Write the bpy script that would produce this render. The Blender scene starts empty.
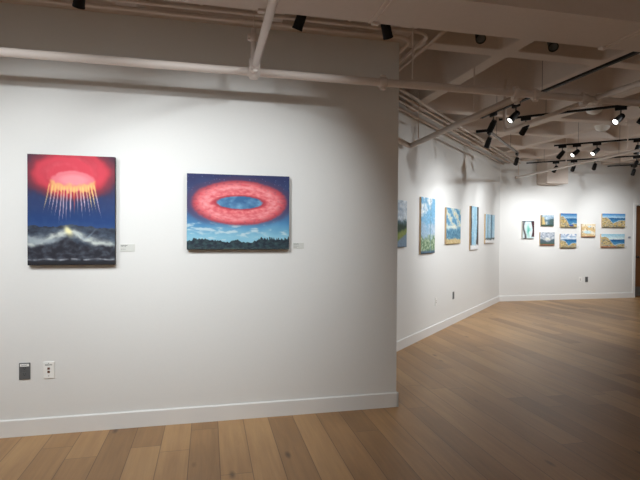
import bpy, bmesh, math, random
from mathutils import Vector, Quaternion, Matrix, noise

random.seed(7)
SC = bpy.context.scene
COL = SC.collection
V = Vector
PI = math.pi

# ------------------------------------------------------------------ helpers
def s2l(c):
    return c / 12.92 if c <= 0.04045 else ((c + 0.055) / 1.055) ** 2.4
def rgb(r, g, b):
    return (s2l(r / 255), s2l(g / 255), s2l(b / 255), 1.0)

def mat(name, color, rough=0.6, metal=0.0, bump=0.0, scale=40.0, vary=0.0, spec=0.5):
    m = bpy.data.materials.new(name); m.use_nodes = True
    nt = m.node_tree; N = nt.nodes; L = nt.links
    b = N['Principled BSDF']
    b.inputs['Base Color'].default_value = color
    b.inputs['Roughness'].default_value = rough
    b.inputs['Metallic'].default_value = metal
    b.inputs['Specular IOR Level'].default_value = spec
    tc = N.new('ShaderNodeTexCoord')
    nz = N.new('ShaderNodeTexNoise'); nz.inputs['Scale'].default_value = scale; nz.inputs['Detail'].default_value = 3
    L.new(tc.outputs['Object'], nz.inputs['Vector'])
    if vary > 0:
        r = N.new('ShaderNodeMapRange')
        r.inputs['To Min'].default_value = 1 - vary; r.inputs['To Max'].default_value = 1 + vary
        L.new(nz.outputs['Fac'], r.inputs['Value'])
        mx = N.new('ShaderNodeVectorMath'); mx.operation = 'SCALE'
        mx.inputs[0].default_value = color[:3]
        L.new(r.outputs['Result'], mx.inputs['Scale'])
        L.new(mx.outputs['Vector'], b.inputs['Base Color'])
    if bump > 0:
        bp = N.new('ShaderNodeBump'); bp.inputs['Strength'].default_value = bump; bp.inputs['Distance'].default_value = 0.003
        L.new(nz.outputs['Fac'], bp.inputs['Height']); L.new(bp.outputs['Normal'], b.inputs['Normal'])
    return m

def glow(name, color, strength):
    m = bpy.data.materials.new(name); m.use_nodes = True
    b = m.node_tree.nodes['Principled BSDF']
    b.inputs['Base Color'].default_value = (0.8, 0.8, 0.8, 1)
    b.inputs['Emission Color'].default_value = color
    b.inputs['Emission Strength'].default_value = strength
    return m

M = {}
M['wall'] = mat('wall_paint', (0.80, 0.80, 0.785, 1), 0.85, bump=0.06, scale=60, vary=0.012, spec=0.25)
M['trim'] = mat('trim_paint', (0.83, 0.83, 0.82, 1), 0.45, vary=0.01, scale=6)
M['ceil'] = mat('ceiling_paint', (0.68, 0.595, 0.535, 1), 0.8, bump=0.10, scale=30, vary=0.04, spec=0.2)
M['pipe'] = mat('pipe_paint', (0.76, 0.68, 0.63, 1), 0.5, vary=0.04, scale=12)
M['conduit'] = mat('conduit_paint', (0.70, 0.60, 0.53, 1), 0.5, vary=0.05, scale=14)
M['black'] = mat('black_metal', (0.004, 0.004, 0.0045, 1), 0.55, vary=0.05, spec=0.3)
M['rod'] = mat('grey_wire', (0.22, 0.19, 0.17, 1), 0.5, metal=0.3)
M['lens_off'] = mat('lamp_glass_off', (0.10, 0.11, 0.11, 1), 0.15)
M['lens_on'] = glow('lamp_glass_lit', (1.0, 0.97, 0.9, 1), 6.0)
M['wood_side'] = mat('stretcher_wood', rgb(196, 168, 132), 0.7, vary=0.12, scale=25)
M['dark_side'] = mat('painted_canvas_edge', (0.035, 0.035, 0.042, 1), 0.7, vary=0.2, scale=30)
M['white_side'] = mat('raw_canvas_edge', rgb(205, 198, 186), 0.8, vary=0.06, scale=30)
M['plate_grey'] = mat('grey_plate', rgb(104, 106, 108), 0.45, metal=0.2, vary=0.05)
M['plate_white'] = mat('white_plate', rgb(246, 246, 243), 0.35)
M['slot'] = mat('dark_slot', (0.02, 0.02, 0.02, 1), 0.6)
M['jack'] = mat('brown_jack', rgb(98, 62, 48), 0.5)
M['card'] = mat('card_stock', rgb(212, 213, 208), 0.8)
M['control'] = mat('control_plastic', rgb(150, 158, 168), 0.5)
M['ink'] = mat('grey_ink', rgb(96, 96, 96), 0.8)
M['kick'] = mat('kick_plate_metal', rgb(105, 102, 98), 0.4, metal=0.5)
M['bronze'] = mat('dark_knob', (0.03, 0.025, 0.02, 1), 0.35, metal=0.6)
M['dome'] = mat('dome_plastic', (.86, .84, .80, 1), 0.4)

def door_wood():
    m = bpy.data.materials.new('door_wood'); m.use_nodes = True
    nt = m.node_tree; N = nt.nodes; L = nt.links; b = N['Principled BSDF']
    tc = N.new('ShaderNodeTexCoord'); mp = N.new('ShaderNodeMapping'); mp.inputs['Scale'].default_value = (30, 30, 1.5)
    nz = N.new('ShaderNodeTexNoise'); nz.inputs['Scale'].default_value = 2.0; nz.inputs['Detail'].default_value = 5
    cr = N.new('ShaderNodeValToRGB')
    cr.color_ramp.elements[0].color = rgb(88, 54, 28); cr.color_ramp.elements[1].color = rgb(124, 80, 44)
    L.new(tc.outputs['Object'], mp.inputs['Vector']); L.new(mp.outputs['Vector'], nz.inputs['Vector'])
    L.new(nz.outputs['Fac'], cr.inputs['Fac']); L.new(cr.outputs['Color'], b.inputs['Base Color'])
    b.inputs['Roughness'].default_value = 0.45
    return m
M['door'] = door_wood()

def floor_mat():
    """Oak planks 0.192 m wide, running along world Y, random lengths' stagger, tone, grain and knots."""
    m = bpy.data.materials.new('oak_planks'); m.use_nodes = True
    nt = m.node_tree; N = nt.nodes; L = nt.links; b = N['Principled BSDF']
    W, LEN, OFF = 0.192, 1.9, -0.309
    def math_(op, a, bb=None, c=None):
        n = N.new('ShaderNodeMath'); n.operation = op
        for i, v in enumerate((a, bb, c)):
            if v is None: continue
            if isinstance(v, (int, float)): n.inputs[i].default_value = v
            else: L.new(v, n.inputs[i])
        return n.outputs[0]
    geo = N.new('ShaderNodeNewGeometry')
    sep = N.new('ShaderNodeSeparateXYZ'); L.new(geo.outputs['Position'], sep.inputs[0])
    X, Y = sep.outputs['X'], sep.outputs['Y']
    xs = math_('DIVIDE', math_('SUBTRACT', X, OFF), W)
    row = math_('FLOOR', xs); fx = math_('FRACT', xs)
    wn = N.new('ShaderNodeTexWhiteNoise'); wn.noise_dimensions = '1D'; L.new(row, wn.inputs['W'])
    ys = math_('ADD', math_('DIVIDE', Y, LEN), math_('MULTIPLY', wn.outputs['Value'], 7.3))
    col = math_('FLOOR', ys); fy = math_('FRACT', ys)
    idv = N.new('ShaderNodeCombineXYZ'); L.new(row, idv.inputs[0]); L.new(col, idv.inputs[1])
    wn2 = N.new('ShaderNodeTexWhiteNoise'); wn2.noise_dimensions = '3D'; L.new(idv.outputs[0], wn2.inputs['Vector'])
    rnd = wn2.outputs['Value']
    # grain
    gv = N.new('ShaderNodeCombineXYZ')
    L.new(math_('MULTIPLY', X, 28.0), gv.inputs[0]); L.new(math_('MULTIPLY', Y, 1.6), gv.inputs[1])
    L.new(math_('MULTIPLY', rnd, 50.0), gv.inputs[2])
    g = N.new('ShaderNodeTexNoise'); g.inputs['Scale'].default_value = 1.0; g.inputs['Detail'].default_value = 6; g.inputs['Roughness'].default_value = 0.65
    g.inputs['Distortion'].default_value = 0.6
    L.new(gv.outputs[0], g.inputs['Vector'])
    # broad blotches
    bv = N.new('ShaderNodeCombineXYZ')
    L.new(math_('MULTIPLY', X, 5.0), bv.inputs[0]); L.new(math_('MULTIPLY', Y, 1.2), bv.inputs[1]); L.new(math_('MULTIPLY', rnd, 31.0), bv.inputs[2])
    bl = N.new('ShaderNodeTexNoise'); bl.inputs['Scale'].default_value = 1.0; bl.inputs['Detail'].default_value = 3
    L.new(bv.outputs[0], bl.inputs['Vector'])
    # knots
    kv = N.new('ShaderNodeCombineXYZ')
    L.new(math_('MULTIPLY', X, 5.2), kv.inputs[0]); L.new(math_('MULTIPLY', Y, 2.0), kv.inputs[1]); L.new(math_('MULTIPLY', rnd, 0.0), kv.inputs[2])
    vo = N.new('ShaderNodeTexVoronoi'); vo.inputs['Scale'].default_value = 1.0
    L.new(kv.outputs[0], vo.inputs['Vector'])
    kn = N.new('ShaderNodeMapRange'); kn.inputs['From Min'].default_value = 0.03; kn.inputs['From Max'].default_value = 0.13
    kn.inputs['To Min'].default_value = 1; kn.inputs['To Max'].default_value = 0
    L.new(vo.outputs['Distance'], kn.inputs['Value'])
    sepc = N.new('ShaderNodeSeparateColor'); L.new(vo.outputs['Color'], sepc.inputs[0])
    kmask = math_('MULTIPLY', kn.outputs['Result'], math_('GREATER_THAN', sepc.outputs[0], 0.42))
    tone = math_('ADD', math_('MULTIPLY', rnd, 0.30), math_('ADD', math_('MULTIPLY', g.outputs['Fac'], 0.44), math_('MULTIPLY', bl.outputs['Fac'], 0.30)))
    cr = N.new('ShaderNodeValToRGB'); E = cr.color_ramp.elements
    E[0].position = 0.22; E[0].color = rgb(128, 95, 60)
    E[1].position = 0.85; E[1].color = rgb(202, 162, 112)
    e = E.new(0.5); e.color = rgb(166, 127, 84)
    L.new(tone, cr.inputs['Fac'])
    mk = N.new('ShaderNodeMix'); mk.data_type = 'RGBA'; mk.inputs[7].default_value = rgb(58, 38, 26)
    L.new(math_('MULTIPLY', kmask, 0.75), mk.inputs[0]); L.new(cr.outputs['Color'], mk.inputs[6])
    # seams
    ex = math_('MULTIPLY', math_('MINIMUM', fx, math_('SUBTRACT', 1.0, fx)), W)
    ey = math_('MULTIPLY', math_('MINIMUM', fy, math_('SUBTRACT', 1.0, fy)), LEN)
    ed = math_('MINIMUM', ex, ey)
    se = N.new('ShaderNodeMapRange'); se.inputs['From Min'].default_value = 0.0008; se.inputs['From Max'].default_value = 0.0035
    se.inputs['To Min'].default_value = 1; se.inputs['To Max'].default_value = 0
    L.new(ed, se.inputs['Value'])
    ms = N.new('ShaderNodeMix'); ms.data_type = 'RGBA'; ms.inputs[7].default_value = rgb(70, 48, 32)
    L.new(math_('MULTIPLY', se.outputs['Result'], 0.7), ms.inputs[0]); L.new(mk.outputs[2], ms.inputs[6])
    L.new(ms.outputs[2], b.inputs['Base Color'])
    rg = N.new('ShaderNodeMapRange'); rg.inputs['To Min'].default_value = 0.30; rg.inputs['To Max'].default_value = 0.46
    L.new(g.outputs['Fac'], rg.inputs['Value']); L.new(rg.outputs['Result'], b.inputs['Roughness'])
    bp = N.new('ShaderNodeBump'); bp.inputs['Strength'].default_value = 0.25; bp.inputs['Distance'].default_value = 0.002
    L.new(math_('SUBTRACT', math_('MULTIPLY', g.outputs['Fac'], 0.5), se.outputs['Result']), bp.inputs['Height'])
    L.new(bp.outputs['Normal'], b.inputs['Normal'])
    return m
M['floor'] = floor_mat()

def paint_mat(name):
    m = bpy.data.materials.new(name); m.use_nodes = True
    nt = m.node_tree; N = nt.nodes; L = nt.links; b = N['Principled BSDF']
    at = N.new('ShaderNodeAttribute'); at.attribute_name = 'pigment'
    L.new(at.outputs['Color'], b.inputs['Base Color'])
    b.inputs['Roughness'].default_value = 0.6; b.inputs['Specular IOR Level'].default_value = 0.25
    tc = N.new('ShaderNodeTexCoord'); nz = N.new('ShaderNodeTexNoise'); nz.inputs['Scale'].default_value = 60
    L.new(tc.outputs['Object'], nz.inputs['Vector'])
    bp = N.new('ShaderNodeBump'); bp.inputs['Strength'].default_value = 0.15; bp.inputs['Distance'].default_value = 0.002
    L.new(nz.outputs['Fac'], bp.inputs['Height']); L.new(bp.outputs['Normal'], b.inputs['Normal'])
    return m
M['paint'] = paint_mat('oil_paint')

class MB:
    """Collects shapes into one bmesh, linked as ONE object."""
    def __init__(self): self.bm = bmesh.new()
    def box(self, a, b, bevel=0.0):
        a = V(a); b = V(b)
        g = bmesh.ops.create_cube(self.bm, size=1.0)
        for v in g['verts']:
            v.co = V(((a.x + b.x) / 2 + v.co.x * (b.x - a.x), (a.y + b.y) / 2 + v.co.y * (b.y - a.y), (a.z + b.z) / 2 + v.co.z * (b.z - a.z)))
        if bevel:
            es = list({e for v in g['verts'] for e in v.link_edges})
            bmesh.ops.bevel(self.bm, geom=es, offset=bevel, segments=2, affect='EDGES', profile=0.5)
        return self
    def prism(self, pts, z0, z1):
        lo = [self.bm.verts.new((p[0], p[1], z0)) for p in pts]; hi = [self.bm.verts.new((p[0], p[1], z1)) for p in pts]
        n = len(pts)
        self.bm.faces.new(lo[::-1]); self.bm.faces.new(hi)
        for i in range(n): self.bm.faces.new((lo[i], lo[(i + 1) % n], hi[(i + 1) % n], hi[i]))
        return self
    def obox(self, o, ax, ay, az, a, b, bevel=0.0):
        """box from a to b in the frame (o; ax, ay, az)"""
        n0 = set(self.bm.verts)
        self.box(a, b, bevel)
        o = V(o); ax = V(ax); ay = V(ay); az = V(az)
        for v in self.bm.verts:
            if v not in n0: v.co = o + ax * v.co.x + ay * v.co.y + az * v.co.z
        return self
    def tube(self, pts, r, seg=14, caps=True):
        pts = [V(p) for p in pts]; n = len(pts)
        T = []
        for i in range(n):
            t = (pts[min(i + 1, n - 1)] - pts[max(i - 1, 0)]).normalized(); T.append(t)
        up = V((0, 0, 1)) if abs(T[0].z) < 0.9 else V((1, 0, 0))
        u = T[0].cross(up).normalized(); rings = []
        for i in range(n):
            u = (u - T[i] * u.dot(T[i])).normalized(); w = T[i].cross(u)
            rr = r[i] if isinstance(r, (list, tuple)) else r
            rings.append([self.bm.verts.new(pts[i] + (u * math.cos(2 * PI * k / seg) + w * math.sin(2 * PI * k / seg)) * rr) for k in range(seg)])
        for i in range(n - 1):
            for k in range(seg):
                f = self.bm.faces.new((rings[i][k], rings[i][(k + 1) % seg], rings[i + 1][(k + 1) % seg], rings[i + 1][k])); f.smooth = True
        if caps:
            self.bm.faces.new(rings[0][::-1]); self.bm.faces.new(rings[-1])
        return self
    def lathe(self, prof, o=(0, 0, 0), seg=24, axis='Z'):
        """prof: list of (radius, height) about an axis through o"""
        o = V(o); rings = []
        for r, h in prof:
            if r < 1e-6: r = 1e-5
            ring = []
            for k in range(seg):
                c, s = r * math.cos(2 * PI * k / seg), r * math.sin(2 * PI * k / seg)
                p = V((c, s, h)) if axis == 'Z' else (V((c, h, s)) if axis == 'Y' else V((h, c, s)))
                ring.append(self.bm.verts.new(o + p))
            rings.append(ring)
        for i in range(len(rings) - 1):
            for k in range(seg):
                self.bm.faces.new((rings[i][k], rings[i][(k + 1) % seg], rings[i + 1][(k + 1) % seg], rings[i + 1][k]))
        self.bm.faces.new(rings[0][::-1]); self.bm.faces.new(rings[-1])
        return self
    def build(self, name, m, parent=None, off=(0, 0, 0), smooth=False):
        bmesh.ops.recalc_face_normals(self.bm, faces=self.bm.faces[:])
        me = bpy.data.meshes.new(name)
        if V(off).length > 0:
            for v in self.bm.verts: v.co -= V(off)
        self.bm.to_mesh(me); self.bm.free()
        if smooth:
            for p in me.polygons: p.use_smooth = True
            me.set_sharp_from_angle(angle=math.radians(40))
        me.materials.append(m)
        o = bpy.data.objects.new(name, me); COL.objects.link(o)
        if parent is not None: o.parent = parent
        else: o.location = off
        return o

def thing(name, label, cat, loc=(0, 0, 0), rotz=0.0, group=None):
    o = bpy.data.objects.new(name, None); COL.objects.link(o)
    o.empty_display_size = 0.05
    o.location = loc; o.rotation_euler = (0, 0, rotz); o['label'] = label; o['category'] = cat
    if group: o['group'] = group
    return o
def struct(o, label=None):
    o['kind'] = 'structure'
    if label: o['label'] = label
    return o
def copy_tree(o, parent=None):
    c = o.copy(); COL.objects.link(c); c.parent = parent
    for ch in list(o.children): copy_tree(ch, c)
    return c
def arc(c, a, b, r, n=8):
    """quarter-turn points from direction a to direction b about centre c"""
    c = V(c); a = V(a); b = V(b)
    return [c + a * (r * math.cos(t * PI / 2 / n)) + b * (r * math.sin(t * PI / 2 / n)) for t in range(n + 1)]

# ------------------------------------------------------------------ the setting
YA, XA = 3.794, 1.537                      # front wall: face and right-hand end
BD = V((0.71994, 0.69403, 0)); BN = V((0.69403, -0.71994, 0))   # diagonal wall: along it, out of it
BO = V((2.24759, 5.56780, 0))             # point on its face
YC = 9.27                                  # back wall face
TOP = 3.64
RIB, SLAB = 3.03, 3.60
X0, X1, Y0 = -5.0, 12.5, -3.6

struct(MB().box((X0 - .2, Y0 - .2, -0.2), (X1 + .2, YC + .9, 0)).build('floor', M['floor']), 'oak plank floor')
struct(MB().box((X0, YA, 0), (XA, YA + 0.16, RIB + 0.02)).build('wall_front', M['wall']), 'white wall with the two red paintings')
bend_t = 5.345                             # where the diagonal wall meets the back wall
Pc = BO + BD * bend_t
Ps = BO - BD * 1.75
o = MB().prism([(Ps.x, Ps.y), (Pc.x, Pc.y), (Pc.x - .02, Pc.y + .25), (Ps.x - BN.x * .2, Ps.y - BN.y * .2)], 0, TOP).build('wall_diagonal', M['wall'])
struct(o, 'white diagonal wall with five canvases')
struct(MB().box((X0 - .15, YA + .16, 0), (X0, YC, TOP)).box((X0 - .15, Y0, 0), (X0, YA + .16, TOP)).build('wall_left', M['wall']))
struct(MB().box((X1, Y0, 0), (X1 + .15, YC + .2, TOP)).build('wall_right', M['wall']))
struct(MB().box((X0 - .15, Y0 - .15, 0), (X1 + .15, Y0, TOP)).build('wall_rear', M['wall']))
DX0, DX1, DH = 9.60, 10.52, 2.125
w = MB().box((Pc.x - .05, YC, 0), (DX0, YC + .2, TOP)).box((DX1, YC, 0), (X1, YC + .2, TOP)).box((DX0, YC, DH), (DX1, YC + .2, TOP))
struct(w.build('wall_back', M['wall']), 'white back wall with eight small paintings')

# baseboards: a board with a chamfered top
BH, BT = 0.12, 0.015
def board_profile(mb, p0, p1, n):
    """extrude the baseboard profile from p0 to p1, n pointing into the room"""
    p0 = V(p0); p1 = V(p1); n = V(n)
    prof = [(0, 0), (BT, 0), (BT, BH - .006), (BT - .007, BH), (0, BH)]
    a = [mb.bm.verts.new(p0 + n * u + V((0, 0, z))) for u, z in prof]
    b = [mb.bm.verts.new(p1 + n * u + V((0, 0, z))) for u, z in prof]
    k = len(prof)
    mb.bm.faces.new(a); mb.bm.faces.new(b[::-1])
    for i in range(k): mb.bm.faces.new((a[i], b[i], b[(i + 1) % k], a[(i + 1) % k]))
mb = MB(); board_profile(mb, (X0, YA, 0), (XA + BT, YA, 0), (0, -1, 0)); board_profile(mb, (XA, YA - BT, 0), (XA, YA + .16, 0), (1, 0, 0))
struct(mb.build('baseboard_front', M['trim']))
mb = MB(); board_profile(mb, Ps, Pc - BD * .008, BN)
struct(mb.build('baseboard_diagonal', M['trim']))
mb = MB(); board_profile(mb, (Pc.x, YC, 0), (DX0 - .062, YC, 0), (0, -1, 0))
struct(mb.build('baseboard_back', M['trim']))

# door with casing
d = MB().box((DX0 + .005, YC + .05, .008), (DX1 - .005, YC + .095, DH - .005), .002).build('door_1', M['door'], off=(DX0, YC + .05, 0))
struct(d, 'brown wooden door with a metal kick plate')
off = d.location
MB().box((DX0 + .02, YC + .046, .03), (DX1 - .02, YC + .0505, .245)).build('kick_plate', M['kick'], d, off)
MB().lathe([(.024, .052), (.024, .040), (.010, .036), (.010, .012), (.020, .006), (.023, -.008), (.016, -.018), (.0, -.020)], (DX0 + .085, YC, .94), 18, 'Y').build('door_knob', M['bronze'], d, off, True)
c = MB().box((DX0 - .06, YC - .014, 0), (DX0, YC + .10, DH + .06)).box((DX1, YC - .014, 0), (DX1 + .06, YC + .10, DH + .06)).box((DX0, YC - .014, DH), (DX1, YC + .10, DH + .06))
struct(c.build('trim_1', M['trim']), 'white door casing')

# waffle ceiling: slab, flat front strip, tapered ribs both ways
mb = MB().box((X0 - .2, Y0 - .2, SLAB + .02), (X1 + .2, YC + .4, SLAB + .2)).box((X0, Y0, RIB), (X1, 2.60, SLAB + .03))
def rrect(x0, x1, y0, y1, r, z, n=5):
    P = []
    for (cx, cy, a) in ((x1 - r, y1 - r, 0), (x0 + r, y1 - r, 90), (x0 + r, y0 + r, 180), (x1 - r, y0 + r, 270)):
        for k in range(n + 1):
            t = math.radians(a + 90 * k / n); P.append((cx + r * math.cos(t), cy + r * math.sin(t), z))
    return P
def pan(mb, x0, x1, y0, y1):
    """one cell of the waffle: rib soffit round a coffer whose sides lean in and whose corners are rounded"""
    n = 5; w = .065
    rings = [rrect(x0, x1, y0, y1, .0, RIB, n)]
    for dz, ins, r in ((0, w, .04), (.012, w + .010, .05), (.34, w + .055, .10), (.47, w + .08, .14), (.535, w + .12, .17), (.565, w + .17, .20)):
        rings.append(rrect(x0 + ins, x1 - ins, y0 + ins, y1 - ins, r, RIB + dz, n))
    R_ = []
    for ri_, rg in enumerate(rings):
        if ri_ == 0:
            c4 = [mb.bm.verts.new(rg[k * (n + 1)]) for k in range(4)]
            R_.append([c4[k // (n + 1)] for k in range(4 * (n + 1))])
        else: R_.append([mb.bm.verts.new(p) for p in rg])
    L_ = len(rings[0])
    for a, b in zip(R_, R_[1:]):
        for k in range(L_):
            q = [a[k], a[(k + 1) % L_], b[(k + 1) % L_], b[k]]
            q = [x for m, x in enumerate(q) if x not in q[:m]]
            if len(q) > 2:
                f_ = mb.bm.faces.new(q); f_.smooth = a is not R_[0]
    mb.bm.faces.new(R_[-1])
XR = [2.53 + 1.03 * k for k in range(-7, 10)]; YR = [2.81 + 1.0 * k for k in range(-1, 8)]
XR = [X0 - .1] + [x for x in XR if x > X0 + .3] + [X1 + .1]
for xa, xb in zip(XR, XR[1:]):
    for ya, yb in zip(YR, YR[1:]): pan(mb, xa, xb, max(ya, 2.59), yb)
bmesh.ops.remove_doubles(mb.bm, verts=mb.bm.verts[:], dist=.0005)
struct(mb.build('ceiling', M['ceil']), 'painted concrete waffle ceiling')

# low soffit that crosses the room in front of the front wall
sf = MB().box((X0, 2.57, 2.80), (X1, 2.985, RIB + .02)).build('trim_2', M['ceil'])
struct(sf, 'flat low soffit crossing the ceiling')
for x in (-4.29, -2.52, -.75, 1.02, 2.79, 4.56, 6.33):
    MB().box((x - .024, 2.572, 2.795), (x - .012, 2.983, 2.802), .001).box((x + .012, 2.572, 2.795), (x + .024, 2.983, 2.802), .001).build('seam_strip', M['conduit'], sf)
for x in (.31, 1.04, 2.765): MB().box((x - .022, 2.955, 2.784), (x + .022, 2.990, 2.803), .002).build('edge_clip', M['pipe'], sf)

t_ = struct(MB().box((1.62, 1.93, RIB - .006), (1.90, 2.30, RIB + .002), .002).build('trim_4', M['ceil']), 'access panel in the flat ceiling')
# boxed-out bulkhead high on the back wall
struct(MB().box((6.98, 8.93, 2.53), (7.49, YC + .01, RIB + .05), .004).build('trim_3', M['ceil']), 'small boxed bulkhead high on the back wall')

# ------------------------------------------------------------------ pipes
def coupling(mbname, p, ax, r, root, off, bolts=True):
    """grooved pipe coupling: two half shells with bolt ears"""
    p = V(p); ax = V(ax).normalized(); up = V((0, 0, 1)) if abs(ax.z) < .5 else V((1, 0, 0)); sd = ax.cross(up)
    m = MB()
    m.tube([p - ax * .03, p - ax * .024, p + ax * .024, p + ax * .03], [r * 1.12, r * 1.38, r * 1.38, r * 1.12], 18)
    for s in (-1, 1):
        m.obox(p + up * s * r * 1.45, ax, sd, up, (-.02, -.014, -.013), (.02, .014, .013), .003)
        m.tube([p + up * s * r * 1.5 - sd * .028, p + up * s * r * 1.5 + sd * .028], .006, 8)
    return m.build(mbname, M['pipe'], root, off)

def hanger(p, top, root, off, r):
    """rod with a pear-shaped clevis ring"""
    p = V(p)
    m = MB().tube([p + V((0, 0, r + .02)), V((p.x, p.y, top))], .0065, 8)
    m.build('hanger_rod', M['conduit'], root, off)

MZ, MY, MR = 2.57, 3.43, 0.028
loc = (0, MY, MZ)
pm = thing('sprinkler_pipe', 'thick pinkish white pipe running along the front wall above the two red paintings', 'pipe', loc)
MB().tube([(X0 + .02, MY, MZ), (8.0, MY, MZ)], MR, 20).build('pipe_run', M['pipe'], pm, loc)
for x in (-3.2, 1.262, 2.38, 2.56, 3.02, 3.16): coupling('coupling', (x, MY, MZ), (1, 0, 0), MR, pm, loc)
for x in (-2.4, 1.50, 4.2): hanger((x, MY, MZ), SLAB, pm, loc, MR)

# branch towards the camera, with its riser and tee
loc = (.305, MY, MZ)
pb = thing('branch_pipe', 'pinkish white branch pipe coming towards the viewer from the tee between the red paintings', 'pipe', loc)
MB().tube([(.305, MY - .03, MZ + .01), (.309, 1.2, MZ + .01)], .0235, 18).build('pipe_run', M['pipe'], pb, loc)
MB().tube([(.305, MY, MZ + .06), (.305, MY, MZ + .30)], .020, 16).build('riser', M['pipe'], pb, loc)
MB().tube([(.305, MY, MZ + .30), (.305, MY, SLAB)], .005, 8).build('hanger_rod', M['conduit'], pb, loc)
m = MB().tube([(.305, MY, MZ - .045), (.305, MY, MZ + .085)], [.031, .031], 18).tube([(.305, MY + .01, MZ + .01), (.305, MY - .075, MZ + .01)], .033, 18)
m.tube([(.262, MY, MZ), (.348, MY, MZ)], .034, 18)
m.build('tee_fitting', M['pipe'], pb, loc)
coupling('coupling', (.305, MY, MZ + .24), (0, 0, 1), .020, pb, loc)
coupling('coupling', (.306, MY - .11, MZ + .01), (0, 1, 0), .0235, pb, loc)

# branch running away from the main towards the diagonal wall
loc = (2.46, MY, MZ)
p1 = thing('branch_pipe', 'beige branch pipe running back from the main to an elbow beside the diagonal wall', 'pipe', loc)
EZ = 2.535
pts = [(2.465, MY + .028, MZ), (2.44, 5.56, EZ)] + arc((2.40, 5.56, EZ), (1, 0, 0), (0, 1, 0), .04, 5) + [(2.05, 5.20, EZ)]
MB().tube(pts, .031, 16).build('pipe_run', M['conduit'], p1, loc)
hanger((2.442, 5.40, EZ), SLAB, p1, loc, .028)
hanger((2.466, 4.2, MZ), SLAB, p1, loc, .028)
coupling('coupling', (2.466, MY + .11, MZ), (0, 1, 0), .028, p1, loc)

# branch crossing the main at the right
loc = (3.13, MY, MZ)
p2 = thing('branch_pipe', 'beige branch pipe crossing the main at right, its far end rising to the ceiling', 'pipe', loc)
pts = [(3.12, 1.0, MZ), (3.11, MY - .03, MZ)]
MB().tube([(3.125, 1.0, MZ + .01), (3.12, MY - .03, MZ + .01)], .021, 16).build('pipe_run', M['conduit'], p2, loc)
pts = [(3.10, MY + .03, MZ), (3.155, 4.66, MZ)] + arc((3.155, 4.66, MZ + .08), (0, 0, -1), (0, 1, 0), .08)[1:] + [(3.155, 4.74, SLAB)]
MB().tube(pts, .019, 16).build('riser', M['conduit'], p2, loc)
hanger((3.121, 2.99, MZ), SLAB, p2, loc, .02)
coupling('coupling', (3.11, MY + .11, MZ), (0, 1, 0), .019, p2, loc)

# thin far branch
loc = (5.70, 6.6, MZ)
p3 = thing('branch_pipe', 'thin pale pipe sloping across the far ceiling in front of the track lamps', 'pipe', loc)
MB().tube([(5.945, 8.50, MZ), (5.553, 5.313, MZ), (5.20, 2.5, MZ)], .019, 12).build('pipe_run', M['pipe'], p3, loc)
MB().tube([(5.945, 8.50, MZ), (5.947, 8.52, MZ)], .026, 12).build('end_cap', M['pipe'], p3, loc)
for t in (.02, .5, .93):
    q = V((5.945, 8.50, MZ)).lerp(V((5.553, 5.313, MZ)), t); hanger(q, SLAB, p3, loc, .02)

# conduits along the top of the front wall that turn the corner and follow the diagonal wall
CZ = 2.975
def conduit(x_turn, y_run, offn, label, z):
    q0 = BO + BN * offn                                  # line along the diagonal wall
    t = (x_turn - q0.x) / BD.x; yb = q0.y + BD.y * t     # where it meets x = x_turn
    r = .13
    pts = [V((X0 + .02, y_run, z)), V((x_turn - r, y_run, z))]
    pts += arc((x_turn - r, y_run + r, z), (0, -1, 0), (1, 0, 0), r)[1:]
    k = V((x_turn, yb, z))
    n = 6; a0 = k - V((0, .12, 0)); b0 = k + BD * .12
    for i in range(n + 1):
        u = i / n; pts.append(a0 * (1 - u) ** 2 + k * 2 * u * (1 - u) + b0 * u * u)
    tend = (YC - .012 - q0.y) / BD.y
    pts.append(q0 + BD * tend + V((0, 0, z)))
    root = thing('conduit', label, 'conduit', (x_turn, y_run, z), 0, 'conduits along the wall tops')
    MB().tube(pts, .0155, 12).build('conduit_run', M['conduit'], root, (x_turn, y_run, z))
    for s in (1.9, 3.9):
        c = q0 + BD * (s + offn) + V((0, 0, z))
        MB().tube([c - BD * .035, c - BD * .03, c + BD * .03, c + BD * .035], [.017, .021, .021, .017], 12).build('coupling', M['conduit'], root, (x_turn, y_run, z))
    for xx in (-3.1, -.05, 1.0):
        MB().box((xx - .012, y_run - .03, z + .013), (xx + .012, y_run + .03, z + .02)).tube([(xx, y_run, z + .02), (xx, y_run, SLAB)], .004, 6).build('strap', M['conduit'], root, (x_turn, y_run, z))
    return root
conduit(1.565, 3.56, .15, 'pale conduit tight under the top of the front wall, innermost of the two bends', CZ)
conduit(1.66, 3.44, .245, 'pale conduit with the wider bend past the end of the front wall', CZ + .004)
# a third comes straight back from behind the soffit, a fourth lies against the diagonal wall
def conduit_b(pts, label, loc):
    root = thing('conduit', label, 'conduit', loc, 0, 'conduits along the wall tops')
    MB().tube(pts, .0155, 12).build('conduit_run', M['conduit'], root, loc)
    return root
q0 = BO + BN * .335
k = V((1.73, q0.y + BD.y * (1.73 - q0.x) / BD.x, CZ)); a0 = k - V((0, .12, 0)); b0 = k + BD * .12
cc = [a0 * (1 - i / 6) ** 2 + k * 2 * (i / 6) * (1 - i / 6) + b0 * (i / 6) ** 2 for i in range(7)]
conduit_b([V((1.73, 2.99, CZ))] + cc + [q0 + BD * ((YC - .012 - q0.y) / BD.y) + V((0, 0, CZ))], 'straight pale conduit from behind the soffit, outermost of those along the diagonal wall', (1.73, 3, CZ))
q1 = BO + BN * .05
conduit_b([q1 - BD * 1.7 + V((0, 0, CZ - .03)), q1 + BD * ((YC - .012 - q1.y) / BD.y) + V((0, 0, CZ - .03))], 'pale conduit lying against the top of the diagonal wall', q1 + V((0, 0, CZ)))

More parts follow.
